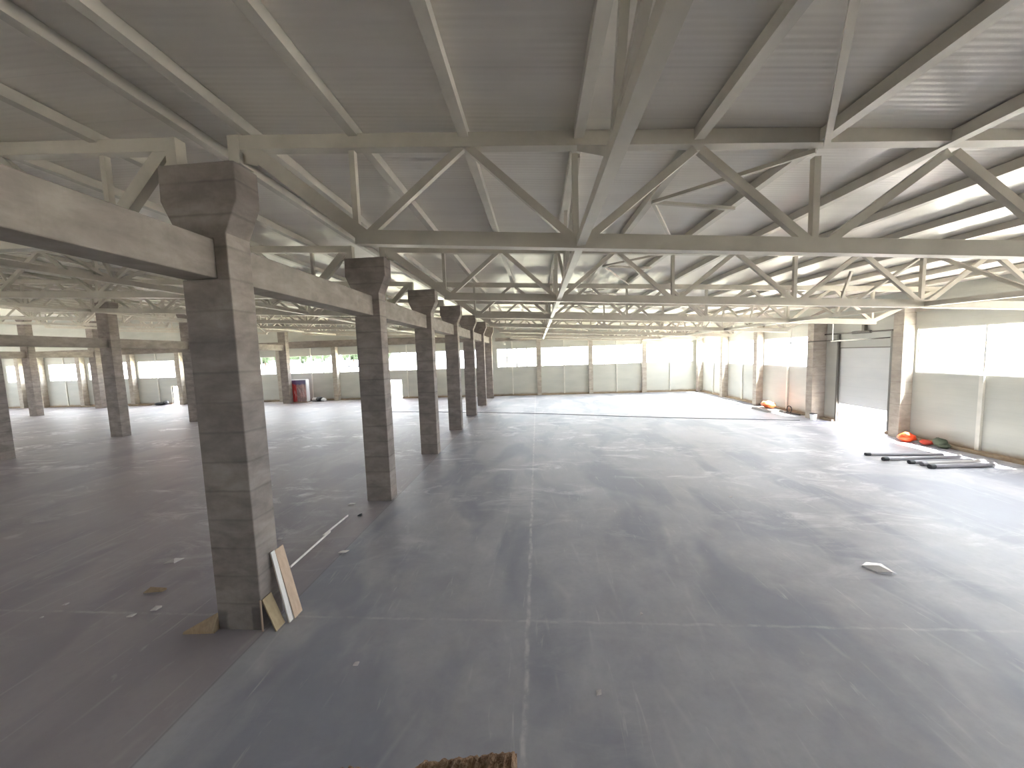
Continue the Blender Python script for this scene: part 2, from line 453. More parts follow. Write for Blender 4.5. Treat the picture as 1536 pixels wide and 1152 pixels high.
# wall posts (thin steel) and concrete pilasters
k = 0
for X in [-77.9, -64.9, -58.3, -51.2, -44.1, -37.3, -29.4, -22.9, -16.6, -10.2, -3.1, 3.33, 9.72, 16.1]:
    mb = MB(); mb.box(X - .06, X + .06, YREAR - .1, YREAR, .16, 6.84)
    o = mb.build('wall_post', M['post'], loc=(X, YREAR, 0)); k += 1
    tag(o, 'slim white steel post against the far wall, %s from the left end' % ORD[k - 1], 'post', 'slim posts along the far wall')
for k, Y in enumerate([-.9, 5.0, 11, 17.0, 29.2, 35.4, 41]):
    mb = MB(); mb.box(XR - .1, XR, Y - .08, Y + .08, .14, 3.5)
    o = mb.build('wall_post', M['post'], loc=(XR, Y, 0))
    tag(o, 'slim white steel post under the right windows, %s counted from the camera' % ORD[k], 'post', 'slim posts along the right wall')
rear_pil = [-81.6, -74.8, -71.2, -68.15, -62.0, -54.5, -47.5, -40.9, -33.4, -25.95, -19.8, -13.25, .22, 6.55, 12.97]
for k, X in enumerate(rear_pil):
    z1 = min(6.9 if X < -6 else 6.85, 9); hw = .26 if X > 0 else .3
    mb = MB(); mb.box(X - hw, X + hw, YREAR - .62 if X < -6 else YREAR - .35, YREAR - .001, 0, z1)
    o = mb.build('wall_pillar', M['pillar'], loc=(X, YREAR, 0), bevel=.015)
    tag(o, 'concrete pillar standing against the far wall between its windows, %s from the left' % ORD[k], 'pillar', 'pillars of the far wall')
right_pil = [(-4.2, .6), (1.75, .55), (7.75, .55), (13.75, .5), (19.95, .55), (25.6, .55), (32.3, .5), (38.0, .5), (43.55, .5)]
RN = {4: 'wide sunlit concrete pillar right of the dock door, orange sack at its foot', 5: 'concrete pillar left of the dock door with a white bucket at its foot',
      6: 'sunlit concrete pillar behind the pale orange sack on the right wall', 7: 'sunlit concrete pillar of the right wall, second beyond the bucket pillar',
      8: 'concrete pillar in the far right corner', 3: 'concrete pillar of the right wall just outside the frame', 2: 'concrete pillar of the right wall near the camera',
      1: 'concrete pillar of the right wall beside the camera', 0: 'concrete pillar of the right wall behind the camera'}
for k, (Y, d) in enumerate(right_pil):
    mb = MB(); mb.box(19.02 if k != 5 else 18.75, XR - .001, Y, Y + d, 0, 6.95)
    mb.box(19.0 if k != 5 else 18.73, XR - .001, Y - .02, Y + d + .02, 6.7, 6.97)
    o = mb.build('wall_pillar', M['pillar'], loc=(19.3, Y + d / 2, 0), bevel=.015)
    tag(o, RN[k], 'pillar', 'pillars of the right wall')

# ------------------------------------------------------------------ dock door
d1 = empty('door_1', (XR, (DY0 + DY1) / 2, 0), 'white sectional dock door raised a third above the sunlit sill', 'door', kind='structure')
for k in range(6):
    z0 = 1.22 + k * .6; mb = MB(); mb.box(XR + .02, XR + .07, DY0, DY1, z0, min(z0 + .6, DZ)); child(mb, 'door_panel', M['door'], d1)
for Y in (DY0 - .1, DY1 + .1):
    mb = MB(); mb.box(XR - .12, XR - .002, Y - .06, Y + .06, 0, 5.75); child(mb, 'upright_track', M['rail'], d1)
    Yi = Y + (.12 if Y < 22 else -.12)
    mb = MB(); mb.bar((XR - .1, Yi, 5.35), (XR - 3.2, Yi, 5.25), .04, .06); child(mb, 'ceiling_track', M['rail'], d1)
    mb = MB(); mb.bar((XR - 3.1, Yi, 5.25), (XR - 3.1, Yi, 6.35), .04, .04, (0, 1, 0)); child(mb, 'track_hanger', M['post'], d1)
mb = MB(); mb.tube([(XR - .16, DY0 - .2, 5.75), (XR - .16, DY1 + 1.1, 5.75)], .045); child(mb, 'spring_shaft', M['rail'], d1)
mb = MB(); mb.tube([(XR - .16, DY0 + 1.1, 5.75), (XR - .16, DY0 + 2.3, 5.75)], .085); child(mb, 'spring', M['rail'], d1)
mb = MB(); mb.box(XR - .18, XR - .02, DY0 + 1.5, DY0 + 1.7, 5.8, 6.4); child(mb, 'spring_bracket', M['rail'], d1)
mb = MB(); mb.box(XR - .04, XR - .002, DY0 - .04, DY1 + .04, DZ, DZ + .06); child(mb, 'lintel_seal', M['rail'], d1)
PORTALS.append(('y', XR, .18, DY0, DY1, .02, 1.2))
for n_, (a, b) in ((2, (-18.95, -17.45)), (3, (-49.35, -47.6))):
    e = empty('door_%d' % n_, ((a + b) / 2, YREAR, 0), ['bright open doorway in the far wall seen between two columns', 'bright open doorway in the far wall at the left'][n_ - 2], 'door', kind='structure')
    mb = MB(); mb.box(a - .06, a, YREAR - .02, YREAR + .18, 0, 2.46); mb.box(b, b + .06, YREAR - .02, YREAR + .18, 0, 2.46); mb.box(a, b, YREAR - .02, YREAR + .18, 2.4, 2.46)
    child(mb, 'door_frame', M['frame'], e)
    PORTALS.append(('x', YREAR, .18, a, b, .02, 2.4))

# ------------------------------------------------------------------ concrete column rows + beams
def column(xr, yf, w, d, label, group, flip=False, scale_h=0., m=None, zhead=8.55):
    """xr: right face, yf: front face. Head flares, beam pocket on the left half."""
    dz = zhead - 8.55; s = 1
    cx = xr - w / 2
    prof = [(-w / 2, 0), (w / 2, 0), (w / 2, 7.36 + dz), (w / 2 + .26, 7.93 + dz), (w / 2 + .26, 8.55 + dz), (-w / 2 - .24, 8.55 + dz),
            (-w / 2 - .26, 7.95 + dz), (-w / 2 + .02, 7.31 + dz), (w / 2 - .24, 7.28), (w / 2 - .24, 6.59), (-w / 2, 6.59)]
    if dz:      # taller columns: plain shaft above the beam, flare only at the top
        prof[2:8] = [(w / 2, 9.2 + dz - 1.3), (w / 2 + .2, 9.6 + dz - 1.3), (w / 2 + .2, 8.55 + dz), (-w / 2 - .2, 8.55 + dz), (-w / 2 - .2, 9.6 + dz - 1.3), (-w / 2, 9.2 + dz - 1.3), (-w / 2, 7.3)]
    mb = MB(); mb.prism_y([(cx + s * a, z) for a, z in prof], yf, yf + d)
    o = mb.build('concrete_column', m or M['column'], loc=(cx, yf + d / 2, 0), bevel=.018)
    return tag(o, label, 'column', group)

colP = ['nearest concrete column with laminate boards leaning on its foot', 'second concrete column of the middle row, white trim lying just before it',
        'third concrete column from the camera in the middle row', 'fourth concrete column from the camera in the middle row',
        'fifth concrete column from the camera in the middle row', 'sixth concrete column from the camera in the middle row', 'last concrete column of the middle row, against the far wall']
for i in range(7):
    column(-5.34, 6.0 + 6 * i, .9, .53, colP[i], 'middle column row', m=M['column_foot'] if i == 0 else None)
def beam(x0, x1, y0, y1, z0, z1, label, group):
    mb = MB(); mb.box(x0, x1, y0, y1, z0, z1); o = mb.build('concrete_beam', M['beam'], loc=((x0 + x1) / 2, (y0 + y1) / 2, z0), bevel=.02)
    return tag(o, label, 'beam', group)
for i in range(-1, 7):
    y0 = 6 * i + .27 + .004; y1 = y0 + 5.992
    lab = 'concrete beam reaching the nearest column from above the camera' if i == 0 else 'concrete beam behind the camera in the middle row' if i == -1 else \
        'concrete beam between the %s and %s columns of the middle row' % (ORD[i - 1], ORD[i])
    beam(-6.2, -5.585, y0, y1, 6.595, 7.27, lab, 'beams of the middle column row')
for i in range(8):
    if i == 0: continue
    lab = ['', 'concrete column of the left row outside the frame', 'concrete column of the left row beside the frame edge', 'concrete column cut by the left edge of the frame',
           'wide concrete column of the left row, left of the nearest column', 'concrete column of the left row just left of the nearest column',
           'concrete column of the left row hidden behind the nearest column', 'last concrete column of the left row, near the red and blue pallet'][i]
    column(-30.8, 5.9 + 6 * (i - 1) - .1 * (i > 2), .95, .6, lab, 'left column row', flip=True, zhead=9.85)
for i in range(0, 7):
    y0 = 6 * i + .204; y1 = y0 + 5.992
    beam(-31.73, -31.055, y0, y1, 6.595, 7.27, 'concrete beam of the left column row, %s span from the camera' % ORD[i], 'beams of the left column row')
for i in range(3, 8):
    column(-56.5, 5.9 + 6 * (i - 1) - .1, .95, .6, ['', '', '', 'column of the outermost left row, nearest the camera', 'column of the outermost left row, second from the camera',
           'column of the outermost left row, third from the camera', 'slim looking concrete column at far left in front of the windows', 'column of the outermost left row at the far wall'][i], 'outermost left column row', flip=True, zhead=11.2)
for i in range(3, 7):
    y0 = 6 * i + .204
    beam(-57.43, -56.755, y0, y0 + 5.992, 6.595, 7.285, 'concrete beam of the outermost left row, %s span' % ORD[i], 'beams of the outermost left row')

# ------------------------------------------------------------------ roof trusses
def truss(Y, xa, xb, b0, b1, xtop_a, xtop_b, seat_a, seat_b, label, group):
    """trapezoid truss: bottom nodes b0..b1 in five panels, top chord xtop_a..xtop_b, end posts down to the seats"""
    n = 5; step = (b1 - b0) / n
    e = empty('roof_truss', ((xa + xb) / 2, Y, zb((b0 + b1) / 2, Y)), label, 'truss', group)
    T = lambda X: (X, Y, zt(X, Y) - .115); B = lambda X: (X, Y, zb(X, Y) - .12)
    mb = MB(); mb.bar(T(xtop_a), T(xtop_b), .18, .23); child(mb, 'top_chord', M['steel'], e)
    mb = MB(); mb.bar(B(b0 - (.08 if b1 > b0 else -.08)), B(b1 + (.08 if b1 > b0 else -.08)), .18, .24); child(mb, 'bottom_chord', M['steel'], e)
    def web(nm, p, q, w=.1, h=.13):
        m_ = MB(); m_.bar(p, q, w, h); child(m_, nm, M['steel'], e)
    sg = 1 if b1 > b0 else -1
    web('end_diagonal', T(xtop_a + sg * .12), B(b0 + sg * .1), .16, .24)
    web('end_diagonal', T(xtop_b - sg * .12), B(b1 - sg * .1), .12, .18)
    for k in range(n):
        L = b0 + step * k; C = L + step / 2; Rr = L + step
        web('diagonal', B(L + sg * .06), T(C - sg * .05)); web('diagonal', T(C + sg * .05), B(Rr - sg * .06))
    for k in range(n + 1):
        X = b0 + step * k; web('vertical', (X - sg * .07, Y, zb(X, Y) - .02), (X - sg * .07, Y, zt(X, Y) - .2), .1, .1)
    # bearing posts and gussets
    for X, seat, s in ((xtop_a, seat_a, sg), (xtop_b, seat_b, -sg)):
        if seat is None: continue
        m_ = MB(); m_.box(X - .1, X + .1, Y - .1, Y + .1, seat, zt(X, Y)); m_.box(X - .16, X + .16, Y - .16, Y + .16, seat, seat + .025)
        child(m_, 'bearing_post', M['steel'], e)
        m_ = MB(); zz = zt(X, Y); m_.prism_y([(X, zz - .23), (X + s * .42, zz - .26), (X + s * .34, zz - .5), (X, zz - .42)], Y - .012, Y + .012)
        child(m_, 'gusset_plate', M['steel'], e)
    return e
for i in range(1, 8):
    Y = ROWS[i]
    truss(Y, -5.2, 19, -3.03, 16.04, -5.2, 18.95 if i < 7 else 18.9, 8.553, None,
          'cream steel roof truss across the right hall, %s from the camera' % ORD[i - 1], 'roof trusses of the right hall')
    truss(Y, -6.4, -30.6, -7.85, -28.7, -6.38, -30.75, 8.553, 9.853,
          'cream steel roof truss across the left hall, %s from the camera' % ORD[i - 1], 'roof trusses of the left hall')
for i in range(2, 8):
    truss(ROWS[i], -31.8, -56.3, -33.5, -54.5, -31.75, -56.4, 9.853, 11.203,
          'steel roof truss of the outer left hall, %s from the camera' % ORD[i - 2], 'roof trusses of the outer left hall')

# longitudinal vertical bracing between the trusses
for nm, X, hall in (('near the column row', .784, 'right'), ('near the right wall', 12.226, 'right'), ('near the column row', -12.02, 'left'), ('near the left column row', -24.53, 'left')):
    for i in range(0 if hall == 'right' else 1, 7):
        Ya, Yb = ROWS[i], ROWS[i + 1]; zl = (zb(X, Ya) - .13, zb(X, Yb) - .13)
        e = empty('longitudinal_brace', (X, (Ya + Yb) / 2, zl[0]),
                  'lengthwise %s hall brace %s, %s span from camera' % (hall, nm, ORD[i]), 'brace', 'lengthwise braces of the %s hall' % hall)
        mb = MB(); mb.bar((X, Ya + .1, zl[0]), (X, Yb - .1, zl[1]), .14, .15, (1, 0, 0)); child(mb, 'bottom_chord', M['steel'], e)
        Yn = Yb - 2.65; zn = zl[0] + .1
        def zq(y): return zt(X, y) - .06
        for p, q in (((X, Yn + .1, zn), (X, Yb - .12, zq(Yb) - .1)), ((X, Yn - .05, zn), (X, Yn - .7, zq(Yn) - .02)), ((X, Yn - .2, zn), (X, Ya + .12, zq(Ya) - .1))):
            mb = MB(); mb.bar(p, q, .08, .09, (1, 0, 0)); child(mb, 'diagonal', M['steel'], e)
# roof-plane wind bracing
for i in range(1, 7):
    Ya, Yb = ROWS[i], ROWS[i + 1]; X0, X1 = 2.69, 4.6; Yn = Ya + 2.2; zz = lambda X, Y: zt(X, Y) - .05
    e = empty('roof_brace', (X0, Yn, zz(X0, Yn)), 'thin steel wind brace under the roof of the right hall, %s span from the camera' % ORD[i], 'brace', 'wind braces under the roof')
    for p, q in (((X0, Yn), (X1, Ya + .1)), ((X0, Yn), (X1, Yb - .1)), ((X0, Yn), (X1, Yn + .3))):
        mb = MB(); mb.bar((p[0], p[1], zz(*p)), (q[0], q[1], zz(*q)), .07, .07, (0, 0, 1)); child(mb, 'strut', M['steel'], e)
e = empty('roof_brace', (2.69, 3.2, zt(2.69, 3) - .05), 'thin diagonal steel brace under the roof above the camera', 'brace', 'wind braces under the roof')
mb = MB(); mb.bar((4.6, 6.15, zt(4.6, 6) - .06), (.8, .4, zt(.8, 0) - .06), .08, .08, (0, 0, 1)); child(mb, 'strut', M['steel'], e)

# ------------------------------------------------------------------ purlins
for hall, xs_ in (('right', pr), ('left', pl), ('outer left', pll)):
    for k, X in enumerate(xs_):
        ys_ = YST; n_ = len(YST); mb = MB()
        vs = []
        for y in ys_:
            z = zt(X, y)
            vs += [(X - .08, y, z + .003), (X + .08, y, z + .003), (X + .08, y, z + PH - .016), (X - .08, y, z + PH - .016)]
        fs = [(0, 1, 2, 3), tuple(range(4 * n_ - 1, 4 * n_ - 5, -1))]
        for j in range(n_ - 1):
            for a in range(4):
                fs.append((j * 4 + a, j * 4 + 4 + a, j * 4 + 4 + (a + 1) % 4, j * 4 + (a + 1) % 4))
        mb.add(vs, fs)
        o = mb.build('purlin', M['purlin'], loc=(X, 6.25, zt(X, 6.25)))
        tag(o, 'long cream steel roof purlin over the %s hall, %s %s' % (hall, ORD[k], 'right of the middle column row' if hall == 'right' else 'left of the middle columns' if hall == 'left' else 'left of its columns'), 'purlin', 'purlins over the %s hall' % hall)

# ------------------------------------------------------------------ loose things
def leaning_board(name, y0, y1, xb, zt_, th, mats, label, xt=-5.335, skew=0.):
    """board leaning on the nearest column's right face: foot at xb, head at xt"""
    e = empty(name, (xb, (y0 + y1) / 2, 0), label, 'board', 'boards leaning on the nearest column')
    d = Vector((xt - xb, 0, zt_)).normalized(); nrm = Vector((d.z, 0, -d.x))
    def slab(a, b, t0, t1):
        vs = []
        for base, z in ((Vector((xb, 0, 0)), 0), (Vector((xt, 0, zt_)), 1)):
            for y in (a, b):
                for t in (t0, t1):
                    vs.append(base + Vector((0, y + skew * z, 0)) + nrm * t)
        return MB().add(vs, [(0, 1, 3, 2), (4, 6, 7, 5), (0, 4, 5, 1), (2, 3, 7, 6), (0, 2, 6, 4), (1, 5, 7, 3)])
    child(slab(y0, y1, 0.012, th), 'board_face', mats[0], e)
    child(slab(y0 - .001, y1 + .001, 0.004, .012), 'backing', mats[1], e)
    return e
leaning_board('laminate_board', 5.975, 6.2, -5.08, .6, .03, (M['ochre'], M['card']), 'short ochre laminate offcut leaning on the nearest column foot', skew=.03)
leaning_board('laminate_board', 6.2, 6.3, -4.99, 1.37, .035, (M['white'], M['tan']), 'narrow white laminate strip leaning on the nearest column', skew=.1)
leaning_board('laminate_board', 6.315, 6.54, -4.96, 1.35, .03, (M['tan'], M['white']), 'tan laminate plank leaning rightmost on the nearest column', skew=.1)
mb = MB(); mb.bar((-5.325, 5.972, .005), (-5.325, 5.972, .62), .02, .025)
tag(mb.build('wood_lath', M['tan'], loc=(-5.325, 5.972, 0)), 'thin pale lath standing at the nearest column corner', 'lath')
mb = MB(); vs = [(-6.86, 5.9, .003), (-6.26, 5.9, .003), (-6.25, 6.4, .003), (-6.245, 6.2, .42), (-6.86, 5.9, .03), (-6.27, 5.9, .06)]
mb.add([(-6.85, 5.86, .0), (-6.25, 5.9, 0), (-6.25, 6.35, 0), (-6.245, 6.05, .33), (-6.245, 6.3, .22), (-6.83, 5.86, .05), (-6.25, 5.89, .07)],
       [(0, 1, 2), (0, 5, 6, 1), (5, 3, 6), (5, 4, 3), (0, 4, 5), (0, 2, 4), (1, 6, 3), (1, 3, 4, 2)])
tag(mb.build('cardboard_scrap', M['card'], loc=(-6.5, 6.0, 0)), 'folded brown cardboard scrap against the left of the nearest column', 'scrap')
for k, (p, q, lab) in enumerate([((-6.26, 7.98), (-6.3, 9.75), 'nearer white plastic trim strip lying behind the leaning boards'), ((-6.33, 9.5), (-6.33, 10.8), 'farther white plastic trim strip lying before the second column')]):
    e = empty('trim_strip', (p[0], p[1], 0), lab, 'trim', 'white trim strips on the floor')
    mb = MB(); mb.bar((p[0], p[1], .012 + k * .03), (q[0], q[1], .012 + k * .004), .022, .05, (0, 0, 1)); child(mb, 'web', M['pvc'], e)
    mb = MB(); mb.bar((p[0] + .03, p[1], .03 + k * .03), (q[0] + .03, q[1], .03 + k * .004), .05, .012, (0, 0, 1)); child(mb, 'lip', M['pvc'], e)

# mineral wool on the gallery edge below the camera
mb = MB(); mb.box(-3.5, 4.5, YFRONT + .6, 1.08, 3.2, 3.45)
tag(mb.build('floor_gallery', M['beam']), 'concrete gallery slab the photograph is taken from', 'floor', kind='structure')
for k, X in enumerate((-3.1, 4.1)):
    mb = MB(); mb.box(X - .15, X + .15, .6, .9, 0, 3.2)
    tag(mb.build('trim_%d' % (4 + k), M['column']), 'concrete post under the %s end of the gallery slab' % ('left', 'right')[k], 'post', kind='structure')
def wool_mat():
    m = mat('mineral_wool', srgb(120, 92, 72), .95, spec=.1); n = NT(m)
    a = n.noise(n.scaled((26, 26, 10)), 1, 5, .7, 1.5); b = n.noise(n.scaled((120, 40, 60)), 1, 4, .7)
    c = n.mix(n.ramp(a, .35, .68), srgb(124, 92, 72), srgb(196, 164, 136)); c = n.mix(n.ramp(b, .5, .75, 0, .6), c, srgb(226, 204, 178)); n.color(c)
    n.bump(n.math('ADD', a, n.math('MULTIPLY', b, .6)), 1, .03); return m
M['wool'] = wool_mat()
def wool(name, x0, x1, ya, yb, lab):
    N, Mm = 60, 24; vs = []; fs = []; z0, z1 = 3.453, 3.585
    for j in range(Mm + 1):
        for i in range(N + 1):
            u, v = i / N, j / Mm; far = ya[0] + (ya[1] - ya[0]) * u
            x = x0 + (x1 - x0) * u; y = yb + (far - yb) * v
            edge = min(u * 14, (1 - u) * 40, (1 - v) * 9, 1)
            ex = noise.noise(Vector((x * 30, y * 30, 1))) * .012
            z = z1 - .05 * (1 - edge) ** 2 + noise.noise(Vector((x * 45, y * 22, 3))) * .012 + noise.noise(Vector((x * 130, y * 90, 8))) * .007
            if u < .15 and v > .6: y -= (.15 - u) * .35 * (v - .6) / .4
            if v == 1: y += noise.noise(Vector((x * 60, 4, 2))) * .012 + noise.noise(Vector((x * 160, 4, 2))) * .008
            vs.append((x + ex * (u == 0), y, z))
    n = N + 1; top = len(vs)
    for j in range(Mm):
        for i in range(N):
            a = j * n + i; fs.append((a, a + 1, a + n + 1, a + n))
    bd = list(range(n)) + [j * n + N for j in range(1, Mm + 1)] + [Mm * n + i for i in range(N - 1, -1, -1)] + [j * n for j in range(Mm - 1, 0, -1)]
    for k in bd: vs.append((vs[k][0], vs[k][1], z0))
    L = len(bd)
    for k in range(L): fs.append((bd[k], bd[(k + 1) % L], top + (k + 1) % L, top + k))
    fs.append(tuple(range(top, top + L)))
    mb = MB(); mb.add(vs, fs); o = mb.build(name, M['wool'], loc=((x0 + x1) / 2, yb, z0)); tag(o, lab, 'insulation'); return o
wool('mineral_wool_slab', -.535, -.12, (1.185, 1.25), .75, 'brown fibrous mineral wool slab at the bottom edge below the camera')
wool('mineral_wool_scrap', -.78, -.66, (1.155, 1.16), .9, 'small brown mineral wool scrap left of the larger slab')

# pipes at right
pp = [((14.72, 16.85), (17.75, 16.65), .065, 'pipe', 'grey pipe lying farthest of the five by the right wall'),
      ((14.75, 16.05), (18.0, 16.2), .08, 'pipe', 'grey pipe second from the far side of the pipe heap'),
      ((15.35, 15.6), (17.9, 15.75), .075, 'pipe', 'grey pipe in the middle of the pipe heap'),
      ((15.55, 15.32), (18.15, 15.55), .085, 'pipe_light', 'pale grey pipe second nearest of the pipe heap'),
      ((15.5, 14.98), (18.05, 15.1), .085, 'pipe', 'grey pipe lying nearest of the five by the right wall')]
for p, q, r, mm, lab in pp:
    e = empty('plastic_pipe', (p[0], p[1], 0), lab, 'pipe', 'pipes on the floor by the right wall')
    P0, Q0 = Vector((p[0], p[1], r + .002)), Vector((q[0], q[1], r + .002)); dd = (Q0 - P0).normalized()
    mb = MB(); mb.tube([P0 + dd * .2, Q0], r, 16); child(mb, 'barrel', M[mm], e, smooth=False)
    mb = MB(); mb.tube([P0, P0 + dd * .02, P0 + dd * .2], [r * 1.0, r * 1.12, r * 1.12], 16); o = child(mb, 'collar', M['black'] if mm == 'pipe' else M['pipe'], e)
# sacks
def sack(name, parts, loc, lab, cat='sack', group=None):
    e = empty(name, loc, lab, cat, group)
    for nm, mm, c, r, sd in parts:
        mb = MB(); lump(mb, c, r[0], r[1], r[2], sd); child(mb, nm, mm, e, smooth=True)
    return e
sack('orange_sack', [('sack_body', M['orange'], (18.72, 19.2, .22), (.36, .3, .22), 1), ('sack_neck', M['orange'], (18.62, 19.1, .38), (.2, .18, .13), 2)], (18.7, 19.2, 0), 'bright orange sack slumped at the foot of the pillar right of the door')
sack('red_sack', [('sack_body', M['redsack'], (18.95, 18.5, .13), (.22, .24, .13), 3)], (18.95, 18.45, 0), 'flat dark red sack beside the bright orange sack')
sack('green_sack', [('sack_body', M['green'], (19.05, 18.0, .26), (.2, .28, .2), 4), ('sack_neck', M['green'], (19.05, 17.85, .14), (.18, .26, .14), 5)], (19.05, 18.0, 0), 'dark green bag by the kerb next to the red sack')
e = empty('panel_stack', (18.2, 29.4, 0), 'low stack of grey panels lying by the right wall', 'panels')
for k in range(3):
    mb = MB(); mb.bar((18.2 + k * .02, 28.45, .03 + k * .055), (18.15, 30.4, .03 + k * .055), .05, 1.15, (0, 0, 1)); child(mb, 'panel', M['slab'], e)
sack('orange_sack', [('sack_body', M['orange2'], (18.45, 29.7, .46), (.42, .55, .27), 6), ('sack_neck', M['orange2'], (18.35, 29.2, .43), (.3, .3, .2), 7)], (18.4, 29.7, .17), 'pale orange sack lying on the grey panel stack')
mb = MB(); mb.tube([(18.9, 27.95 + .25 * math.cos(t), .3 + .26 * math.sin(t)) for t in [k * .5 for k in range(14)]], .03, 8)
mb.tube([(18.85, 28.2, .06), (18.9, 27.6, .05), (18.95, 26.9, .05)], .04, 8)
tag(mb.build('hose_coil', M['black'], loc=(18.9, 27.9, 0)), 'coiled black hose beside the grey panel stack', 'hose')
e = empty('bucket', (18.6, 25.2, 0), 'white plastic bucket at the foot of the pillar left of the door', 'bucket')
mb = MB(); mb.tube([(18.6, 25.2, .002), (18.6, 25.2, .42)], [.15, .2], 20); child(mb, 'pail', M['bucket'], e)
mb = MB(); mb.tube([(18.6, 25.2, .42), (18.6, 25.2, .45)], [.21, .21], 20); child(mb, 'rim', M['black'], e)
mb = MB(); mb.tube([(18.6 + .21 * math.cos(t), 25.2 - .05, .43 + .12 * math.sin(t)) for t in [math.pi * k / 10 for k in range(11)]], .008, 6); child(mb, 'handle', M['rail'], e)
# cable across the floor
pts = [(-16, 33.2), (-10, 32.4), (-4.34, 31.32), (-1, 30.4), (2.33, 29.5), (6, 28.2), (9.57, 27.1), (13.5, 26.1), (17.67, 25.1)]
mb = MB(); mb.tube([(x, y, .019) for x, y in pts], .018, 8)
tag(mb.build('cable', mat('grey_cable', srgb(84, 86, 96), .5), loc=(0, 29, 0)), 'long dark cable lying across the floor towards the dock door', 'cable')

# red / blue pallet against the far wall
def wrap_mat():
    m = mat('printed_wrap', srgb(150, 60, 60), .5); n = NT(m); x, y, z = n.xyz()
    blob = n.noise(n.scaled((3, 1, 1.6)), 1, 5, .7, .6)
    c = n.mix(n.ramp(blob, .45, .6), srgb(126, 104, 104), srgb(172, 132, 128))
    red = n.math('MULTIPLY', n.ramp(x, -31.2, -31.05), n.ramp(x, -30.5, -30.35, 1, 0))
    c = n.mix(n.math('MULTIPLY', red, .9), c, srgb(190, 44, 42))
    wh = n.ramp(n.noise(n.scaled((6, 1, .8)), 1, 4), .6, .7, 0, .7); c = n.mix(wh, c, srgb(206, 196, 196))
    bl = n.ramp(n.math('ADD', z, n.math('MULTIPLY', n.noise(n.pos, 2.5), .6)), 2.5, 2.7); c = n.mix(n.math('MULTIPLY', bl, .85), c, srgb(76, 74, 120))
    n.color(c); return m
M['wrap'] = wrap_mat()
e = empty('wrapped_pallet', (-30.4, 42.8, 0), 'tall red and blue wrapped pallet leaning near the far wall', 'pallet')
mb = MB(); mb.box(-31.6, -29.15, 42.6, 43.1, .1, 2.83); child(mb, 'wrapped_load', M['wrap'], e)
mb = MB(); mb.box(-31.7, -31.6, 42.57, 43.1, .1, 2.9); mb.box(-29.15, -29.03, 42.57, 43.1, .1, 2.9); mb.box(-31.6, -29.15, 42.57, 43.1, 2.83, 2.92); child(mb, 'edge_film', M['film'], e)
mb = MB(); mb.box(-31.65, -29.1, 42.6, 43.1, 0, .1); child(mb, 'pallet_base', M['card'], e)
sack('rubbish_heap', [('black_bag', M['black'], (-27.9, 43.3, .3), (.5, .35, .3), 11), ('white_bag', M['paper'], (-28.55, 43.3, .25), (.38, .3, .25), 12), ('grey_bag', M['film'], (-27.3, 43.2, .22), (.35, .3, .22), 13)], (-28.2, 43.3, 0), 'black and white bags heaped beside the wrapped pallet', 'bags')
sack('rubbish_heap', [('black_bag', M['black'], (-50.1, 43.4, .2), (.7, .4, .2), 14), ('dark_bag', M['black'], (-49.4, 43.5, .3), (.3, .3, .25), 15)], (-50, 43.4, 0), 'low dark rubbish heap by the left open doorway', 'bags')
for k in range(6):
    X = -61.8 + k * 1.75; mb = MB(); mb.bar((X, 43.55 + .1 * math.sin(k * 2.1), .1), (X + 1.45, 43.5 + .12 * math.cos(k), .1), .16, .35, (0, 0, 1))
    tag(mb.build('timber_offcut', M['plinth'], loc=(X + .7, 43.5, 0)), 'dusty brown timber lying along the far wall, %s from the left' % ORD[k], 'timber', 'timbers along the far left wall')

# small litter
def scrap(name, pts, mm, lab, h=.03, cat='litter', group=None):
    cx = sum(p[0] for p in pts) / len(pts); cy_ = sum(p[1] for p in pts) / len(pts); n = len(pts)
    vs = [(x, y, .001) for x, y in pts] + [(x, y, .006 + h * random.random()) for x, y in pts] + [(cx, cy_, .01 + h)]
    fs = [tuple(range(n))[::-1]] + [(i, (i + 1) % n, (i + 1) % n + n, i + n) for i in range(n)] + [(i + n, (i + 1) % n + n, 2 * n) for i in range(n)]
    mb = MB(); mb.add(vs, fs); o = mb.build(name, mm, loc=(cx, cy_, 0)); return tag(o, lab, cat, group)
scrap('plastic_bag', [(7.25, 8.25), (7.38, 8.02), (7.62, 7.96), (7.74, 7.98), (7.7, 8.28), (7.45, 8.38)], M['film'], 'crumpled clear plastic bag alone on the right floor', .09)
scrap('paper_scrap', [(-9.78, 8.1), (-9.5, 8.12), (-9.46, 8.36), (-9.68, 8.32)], M['paper'], 'pale paper scrap on the floor left of the nearest column', .05)
scrap('wood_chip', [(-9.0, 6.98), (-8.6, 7.04), (-8.58, 7.12), (-8.95, 7.1)], M['card'], 'brown splinter of wood on the left floor', .08)
scrap('rubble_chip', [(-8.2, 6.44), (-8.08, 6.46), (-8.06, 6.56), (-8.18, 6.54)], M['paper'], 'small grey rubble chip below the brown splinter', .05)
scrap('rubber_plug', [(-5.98, 10.8), (-5.88, 10.8), (-5.88, 10.9), (-5.98, 10.9)], M['black'], 'small black plug on the floor before the second column', .05)
scrap('plaster_flake', [(-5.38, 8.64), (-5.2, 8.68), (-5.16, 8.78), (-5.34, 8.76)], M['white'], 'white plaster flake near the floor seam behind the leaning boards', .03)
scrap('plaster_flake', [(-6.8, 11.68), (-6.6, 11.7), (-6.58, 11.82), (-6.76, 11.8)], M['white'], 'white plaster flake at the left of the second column foot', .03)
scrap('plaster_flake', [(.74, 4.93), (.82, 4.95), (.83, 5.03), (.75, 5.01)], M['paper'], 'pale flake on the floor near the bottom centre', .006)
